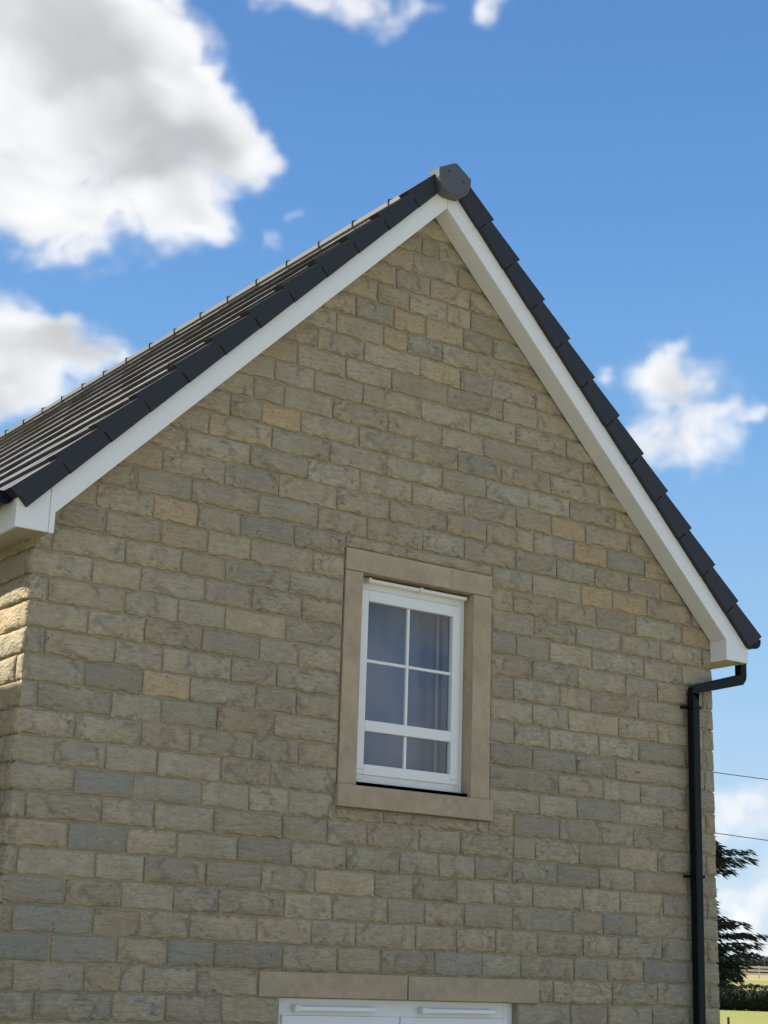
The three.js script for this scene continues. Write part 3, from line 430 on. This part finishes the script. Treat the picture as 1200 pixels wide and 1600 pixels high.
// ---- lower window, only its head is in the picture
{
  const w = part(house, 'window', mergeGeometries([box(1.772, 1.84, -1.278, -0.152, -0.13, -0.06), box(3.50, 3.568, -1.278, -0.152, -0.13, -0.06), box(1.841, 3.499, -0.2475, -0.152, -0.13, -0.061), box(1.841, 3.499, -1.278, -1.21, -0.13, -0.061), box(2.652, 2.690, -1.209, -0.2485, -0.13, -0.062)]), whiteMat);
  w.userData.label = 'wide white window under a two-piece stone lintel';
  part(w, 'lintel', bevelBox(1.62, 2.680, -0.146, -0.004, -0.16, 0.010), dressedMat);
  part(w, 'lintel', bevelBox(2.690, 3.742, -0.147, -0.005, -0.16, 0.010), dressedMat);
  part(w, 'sill', bevelBox(1.66, 3.68, -1.42, -1.282, -0.16, 0.036, 0.004), dressedMat);
  for (const [x0, x1] of [[1.90, 2.47], [2.83, 3.40]]) { const v = part(w, 'trickle_vent', bevelBox(x0, x1, -0.222, -0.196, -0.0605, -0.012, 0.004), whiteMat); part(v, 'vent_end', bevelBox(x0 - 0.016, x0 + 0.03, -0.228, -0.190, -0.0605, -0.008, 0.004), whiteRough); }
  for (const [x0, x1] of [[1.815, 2.664], [2.678, 3.525]]) {
    part(w, 'sash', mergeGeometries([bevelBox(x0, x1, -0.32, -0.248, -0.11, -0.045, 0.005), bevelBox(x0, x0 + 0.07, -1.23, -0.3205, -0.11, -0.045, 0.005), bevelBox(x1 - 0.07, x1, -1.23, -0.3205, -0.11, -0.045, 0.005), bevelBox(x0 + 0.0705, x1 - 0.0705, -1.23, -1.16, -0.11, -0.046, 0.005)]), whiteMat);
    part(w, 'pane', new THREE.PlaneGeometry(x1 - x0 - 0.13, 0.85).translate((x0 + x1) / 2, -0.74, -0.09), glassMat);
  }
}

// ================================================================ the house to the left whose roof shades the side wall (outside the picture)
{
  const n = thing('neighbouring_house', 'neighbouring house with buff walls and grey roof beside the gabled house', 'house', -3.7, GY, -7.0);
  const y1 = 3.6, x0 = -5.75, x1 = -1.6, xm = -3.7, rz = 5.8;   // eaves edge at x = -1.4, y = 3.58
  part(n, 'wall', slab([[x0, GY - 0.3], [x1, GY - 0.3], [x1, y1], [xm, rz - 0.16], [x0, y1]], -12, -1.2), mortarMat);
  for (const s of [-1, 1]) { const p = [[xm, rz - 0.12], [xm + s * 2.3, rz - 2.34], [xm + s * 2.3, rz - 2.22], [xm, rz]]; part(n, 'roof', slab(s < 0 ? p.reverse() : p, -12.15, -1.05), tileMat); }
}

// ================================================================ beyond the house
const LX = 0.678, LZ = 0.735;                                  // sideways, to the right
const barkMat = mat(0.07, 0.05, 0.035, 0.95);
// ---- conifer just showing past the right corner
{
  const tx = 23.62, tz = -17.95, gy = groundY(tx, tz), t = thing('conifer_tree', 'dark green conifer with drooping sprays behind the right corner of the house', 'tree', tx, gy, tz);
  const trunk = new THREE.CylinderGeometry(0.03, 0.2, 5.6, 9, 6).translate(tx, gy + 2.8, tz); part(t, 'trunk', trunk, barkMat);
  const r = rng(88), pos = [], nor = [], col = [];
  const leaf = (x, y, z, dx, dy, dz, len, wd) => {              // a narrow spray, two faces crossed
    const d = new THREE.Vector3(dx, dy, dz).normalize(); let u = new THREE.Vector3(r() - 0.5, r() - 0.5, r() - 0.5).cross(d).normalize().multiplyScalar(wd); const k = 0.7 + r() * 0.6, n = new THREE.Vector3().crossVectors(u, d).normalize();
    const a = [x, y, z], m1 = [x + d.x * len * 0.45 + u.x, y + d.y * len * 0.45 + u.y, z + d.z * len * 0.45 + u.z], m2 = [x + d.x * len * 0.45 - u.x, y + d.y * len * 0.45 - u.y, z + d.z * len * 0.45 - u.z], e = [x + d.x * len, y + d.y * len, z + d.z * len];
    for (const q of [a, m1, m2, m1, e, m2]) { pos.push(...q); nor.push(n.x, n.y, n.z); col.push(0.02 * k, 0.036 * k, 0.022 * k); }
  };
  const branch = (y, ang, len, lift) => {                       // ang 0 = to the right, seen from the house
    const cx = LX * Math.cos(ang) - EX * Math.sin(ang) * -1, cz = LZ * Math.cos(ang) + EZ * Math.sin(ang);
    const steps = Math.ceil(len / 0.075);
    for (let i = 1; i <= steps; i++) {
      const f = i / steps, h = y + lift * len * (f * 1.25 - f * f * 0.75) , px = tx + cx * len * f, pz = tz + cz * len * f, w = (0.34 - 0.22 * f) * Math.min(1, len);
      for (let s = 0; s < 7; s++) { const side = (r() - 0.5) * 2; leaf(px - cz * side * w * 0.6 + (r() - 0.5) * 0.08, h + (r() - 0.5) * 0.1, pz + cx * side * w * 0.6 + (r() - 0.5) * 0.08, cx + -cz * side * 0.9, -0.15 - r() * 0.75 + lift * 0.3, cz + cx * side * 0.9, 0.13 + r() * 0.17, 0.012 + r() * 0.016); }
    }
  };
  const top = 4.2;
  for (let i = 0; i < 150; i++) {
    const y = gy + 1.35 + Math.pow(r(), 0.9) * (top - gy - 1.5); let R = y < 1.5 ? 0.68 + 0.3 * r() : y < 2.45 ? 0.32 : 0.55 * (top + 0.3 - y) / 1.7;
    if (y < 0.6) R *= 0.6 + 0.4 * (y - gy - 1.3) / (0.6 - gy - 1.3);
    branch(y, r() * 2 * Math.PI, R * (0.75 + 0.4 * r()), 0.05 + 0.25 * r());
  }
  for (const [y, a, l, up] of [[2.85, 0.0, 1.15, 0.16], [2.72, 0.15, 1.2, 0.12], [2.62, -0.2, 0.95, 0.12], [2.5, 0.1, 0.8, 0.05], [1.12, 0.05, 1.45, 0.06], [0.9, -0.1, 1.3, 0.1], [0.72, 0.2, 1.3, 0.06], [1.0, 0.3, 1.15, 0.3], [1.05, -0.15, 1.05, 0.62], [0.5, 0, 1.0, 0.08], [0.3, 0.1, 0.85, 0.05], [0.12, -0.1, 0.7, 0], [1.35, 0.1, 0.65, 0.3], [0.65, -0.3, 1.1, 0.08], [0.85, 0.05, 1.0, 0.05], [0.4, -0.2, 0.9, 0.05]]) branch(y, a, l, up);
  const g = new THREE.BufferGeometry(); g.setAttribute('position', new THREE.Float32BufferAttribute(pos, 3)); g.setAttribute('normal', new THREE.Float32BufferAttribute(nor, 3)); g.setAttribute('color', new THREE.Float32BufferAttribute(col, 3));
  part(t, 'crown', g, new THREE.MeshStandardMaterial({ vertexColors: true, roughness: 0.8, side: THREE.DoubleSide }));
}
// ---- hedges: lumpy bodies covered in leaf faces
function hedge(name, label, dist, l0, l1, height, depth, colr, leafSize, per, seed) {
  const r = rng(seed), cx = -3.61 + 0.7525 * dist, cz = 8.56 - 0.6587 * dist, P = (l, d) => [cx + LX * l + EX * d, cz + LZ * l + EZ * d];
  const [bx, bz] = P((l0 + l1) / 2, 0), t = thing(name, label, 'hedge', bx, groundY(bx, bz), bz), pos = [], nor = [], col = [];
  const core = [], n = Math.round((l1 - l0) / (height * 0.5));
  for (let i = 0; i < n; i++) { const l = lerp(l0, l1, (i + 0.5) / n), [x, z] = P(l, 0), gy = groundY(x, z), h = height * (0.86 + 0.12 * vn(i * 0.6, seed, 0)); core.push(new THREE.IcosahedronGeometry(1, 2).scale(height * 0.46, h * 0.5, depth * 0.5).rotateY(Math.atan2(-LZ, LX)).translate(x, gy + h * 0.46, z)); }
  const cg = mergeGeometries(core), cm = mat(colr[0], colr[1], colr[2], 1); part(t, 'branches', cg, cm);
  const count = Math.round((l1 - l0) * per);
  for (let i = 0; i < count; i++) {
    const l = lerp(l0, l1, r()), u = r() * 3, hh = height * (0.93 + 0.13 * (vn(l * 0.9, seed, 4) - 0.5) + 0.06 * r()); let y, d; if (u < 1.2) { y = r() * hh; d = -depth * 0.5; } else if (u < 2) { y = hh; d = (r() - 0.5) * depth; } else { y = r() * hh; d = depth * 0.5; }
    d += (vn(l * 1.3, y * 1.5, seed) - 0.5) * depth * 0.3; const [x, z] = P(l, d), gy = groundY(x, z), a = leafSize * (0.6 + r()), k = 0.6 + 0.8 * r();
    const v = () => [x + (r() - 0.5) * a * 2, gy + y + (r() - 0.5) * a * 2, z + (r() - 0.5) * a * 2], A = v(), B = v(), C = v();
    const nn = new THREE.Vector3(B[0] - A[0], B[1] - A[1], B[2] - A[2]).cross(new THREE.Vector3(C[0] - A[0], C[1] - A[1], C[2] - A[2])).normalize();
    for (const q of [A, B, C]) { pos.push(...q); nor.push(nn.x, nn.y, nn.z); col.push(colr[0] * k, colr[1] * k, colr[2] * k); }
  }
  const g = new THREE.BufferGeometry(); g.setAttribute('position', new THREE.Float32BufferAttribute(pos, 3)); g.setAttribute('normal', new THREE.Float32BufferAttribute(nor, 3)); g.setAttribute('color', new THREE.Float32BufferAttribute(col, 3));
  part(t, 'leaves', g, new THREE.MeshStandardMaterial({ vertexColors: true, roughness: 0.9, side: THREE.DoubleSide })); return t;
}
hedge('clipped_hedge', 'low dark green clipped hedge between the lawn and the field', 100, -9, 11, 1.3, 1.2, [0.011, 0.018, 0.008], 0.09, 600, 61);
hedge('field_hedgerow', 'dark brown hedgerow along the skyline behind the timber fence', 262, -22, 26, 2.4, 2.0, [0.05, 0.04, 0.042], 0.25, 110, 62);
// ---- post and rail fence
{
  const dist = 222, cx = -3.61 + 0.7355 * dist, cz = 8.56 - 0.6776 * dist, wood = new THREE.MeshStandardMaterial({ color: rgb(0.7, 0.63, 0.5), roughness: 0.9 }), P = (l) => [cx + LX * l, cz + LZ * l];
  const f = thing('field_fence', 'pale timber post and rail fence at the top of the dry grass', 'fence', cx, groundY(cx, cz), cz), ry = Math.atan2(-LZ, LX);
  const post = new THREE.BoxGeometry(0.14, 1.75, 0.14), rail = new THREE.BoxGeometry(1.66, 0.25, 0.05);
  for (let i = -8; i <= 12; i++) {
    const [x, z] = P(i * 1.66), gy = groundY(x, z); const m = new THREE.Mesh(post, wood); m.name = 'post'; m.castShadow = m.receiveShadow = true; m.rotation.y = ry; m.position.set(x - base.x, gy + 0.62 - base.y, z - base.z); f.add(m);
    if (i === 12) break; const [x2, z2] = P(i * 1.66 + 0.83), g2 = groundY(x2, z2);
    for (const h of [0.5, 0.9, 1.3]) { const q = new THREE.Mesh(rail, wood); q.name = 'rail'; q.castShadow = q.receiveShadow = true; q.rotation.y = ry; q.position.set(x2 - base.x - EX * 0.1, g2 + h - base.y, z2 - base.z - EZ * 0.1); f.add(q); }
  }
}
// ---- stake on the lawn
{
  const x = 40.1, z = -32.54, gy = groundY(x, z), t = thing('wooden_stake', 'short brown wooden stake standing in the lawn', 'stake', x, gy, z);
  part(t, 'stake_shaft', new THREE.CylinderGeometry(0.045, 0.05, -0.87 - gy + 0.3, 8).translate(x, (gy - 0.3 - 0.87) / 2, z), barkMat); part(t, 'stake_top', new THREE.ConeGeometry(0.045, 0.03, 8).translate(x, -0.855, z), barkMat);
}
// ---- overhead wires on their poles
{
  const A = [29.05, -22.39], P = (l) => [A[0] + LX * l, A[1] + LZ * l];
  const l0 = -7, l1 = 33, at = (yv, l) => { const t = (l - l0) / (l1 - l0), tv = -l0 / (l1 - l0), f = (q) => -2.6 * q - 4 * 1.05 * q * (1 - q); return yv + f(t) - f(tv); };
  const wm = mat(0.03, 0.03, 0.035, 0.7);
  for (const [n, yv] of [['upper', 5.52], ['lower', 3.94]]) {
    const pts = []; for (let i = 0; i <= 24; i++) { const l = lerp(l0, l1, i / 24), [x, z] = P(l); pts.push(new THREE.Vector3(x, at(yv, l), z)); }
    const m = new THREE.Mesh(new THREE.TubeGeometry(new THREE.CatmullRomCurve3(pts), 80, 0.011, 5), wm); m.name = numbered('overhead_wire'); m.castShadow = m.receiveShadow = true;
    m.userData = { label: n === 'upper' ? 'upper thin black overhead wire crossing the sky right of the house' : 'lower thin black overhead wire crossing just above the conifer', category: 'wire', group: 'overhead wires' }; scene.add(m);
  }
  for (const [l, lab] of [[l0 - 0.12, 'tall timber pole at the upper end of the overhead wires'], [l1 + 0.12, 'shorter timber pole at the lower end of the overhead wires']]) {
    const [x, z] = P(l), gy = groundY(x, z), top = at(5.52, l) + 0.5, t = thing('utility_pole', lab, 'pole', x, gy, z, 'utility poles');
    part(t, 'shaft', new THREE.CylinderGeometry(0.1, 0.14, top - gy + 0.3, 10).translate(x, (top + gy - 0.3) / 2, z), barkMat); part(t, 'pole_cap', new THREE.CylinderGeometry(0.11, 0.11, 0.04, 10).translate(x, top + 0.02, z), wm);
  }
}
renderer.render(scene, camera);
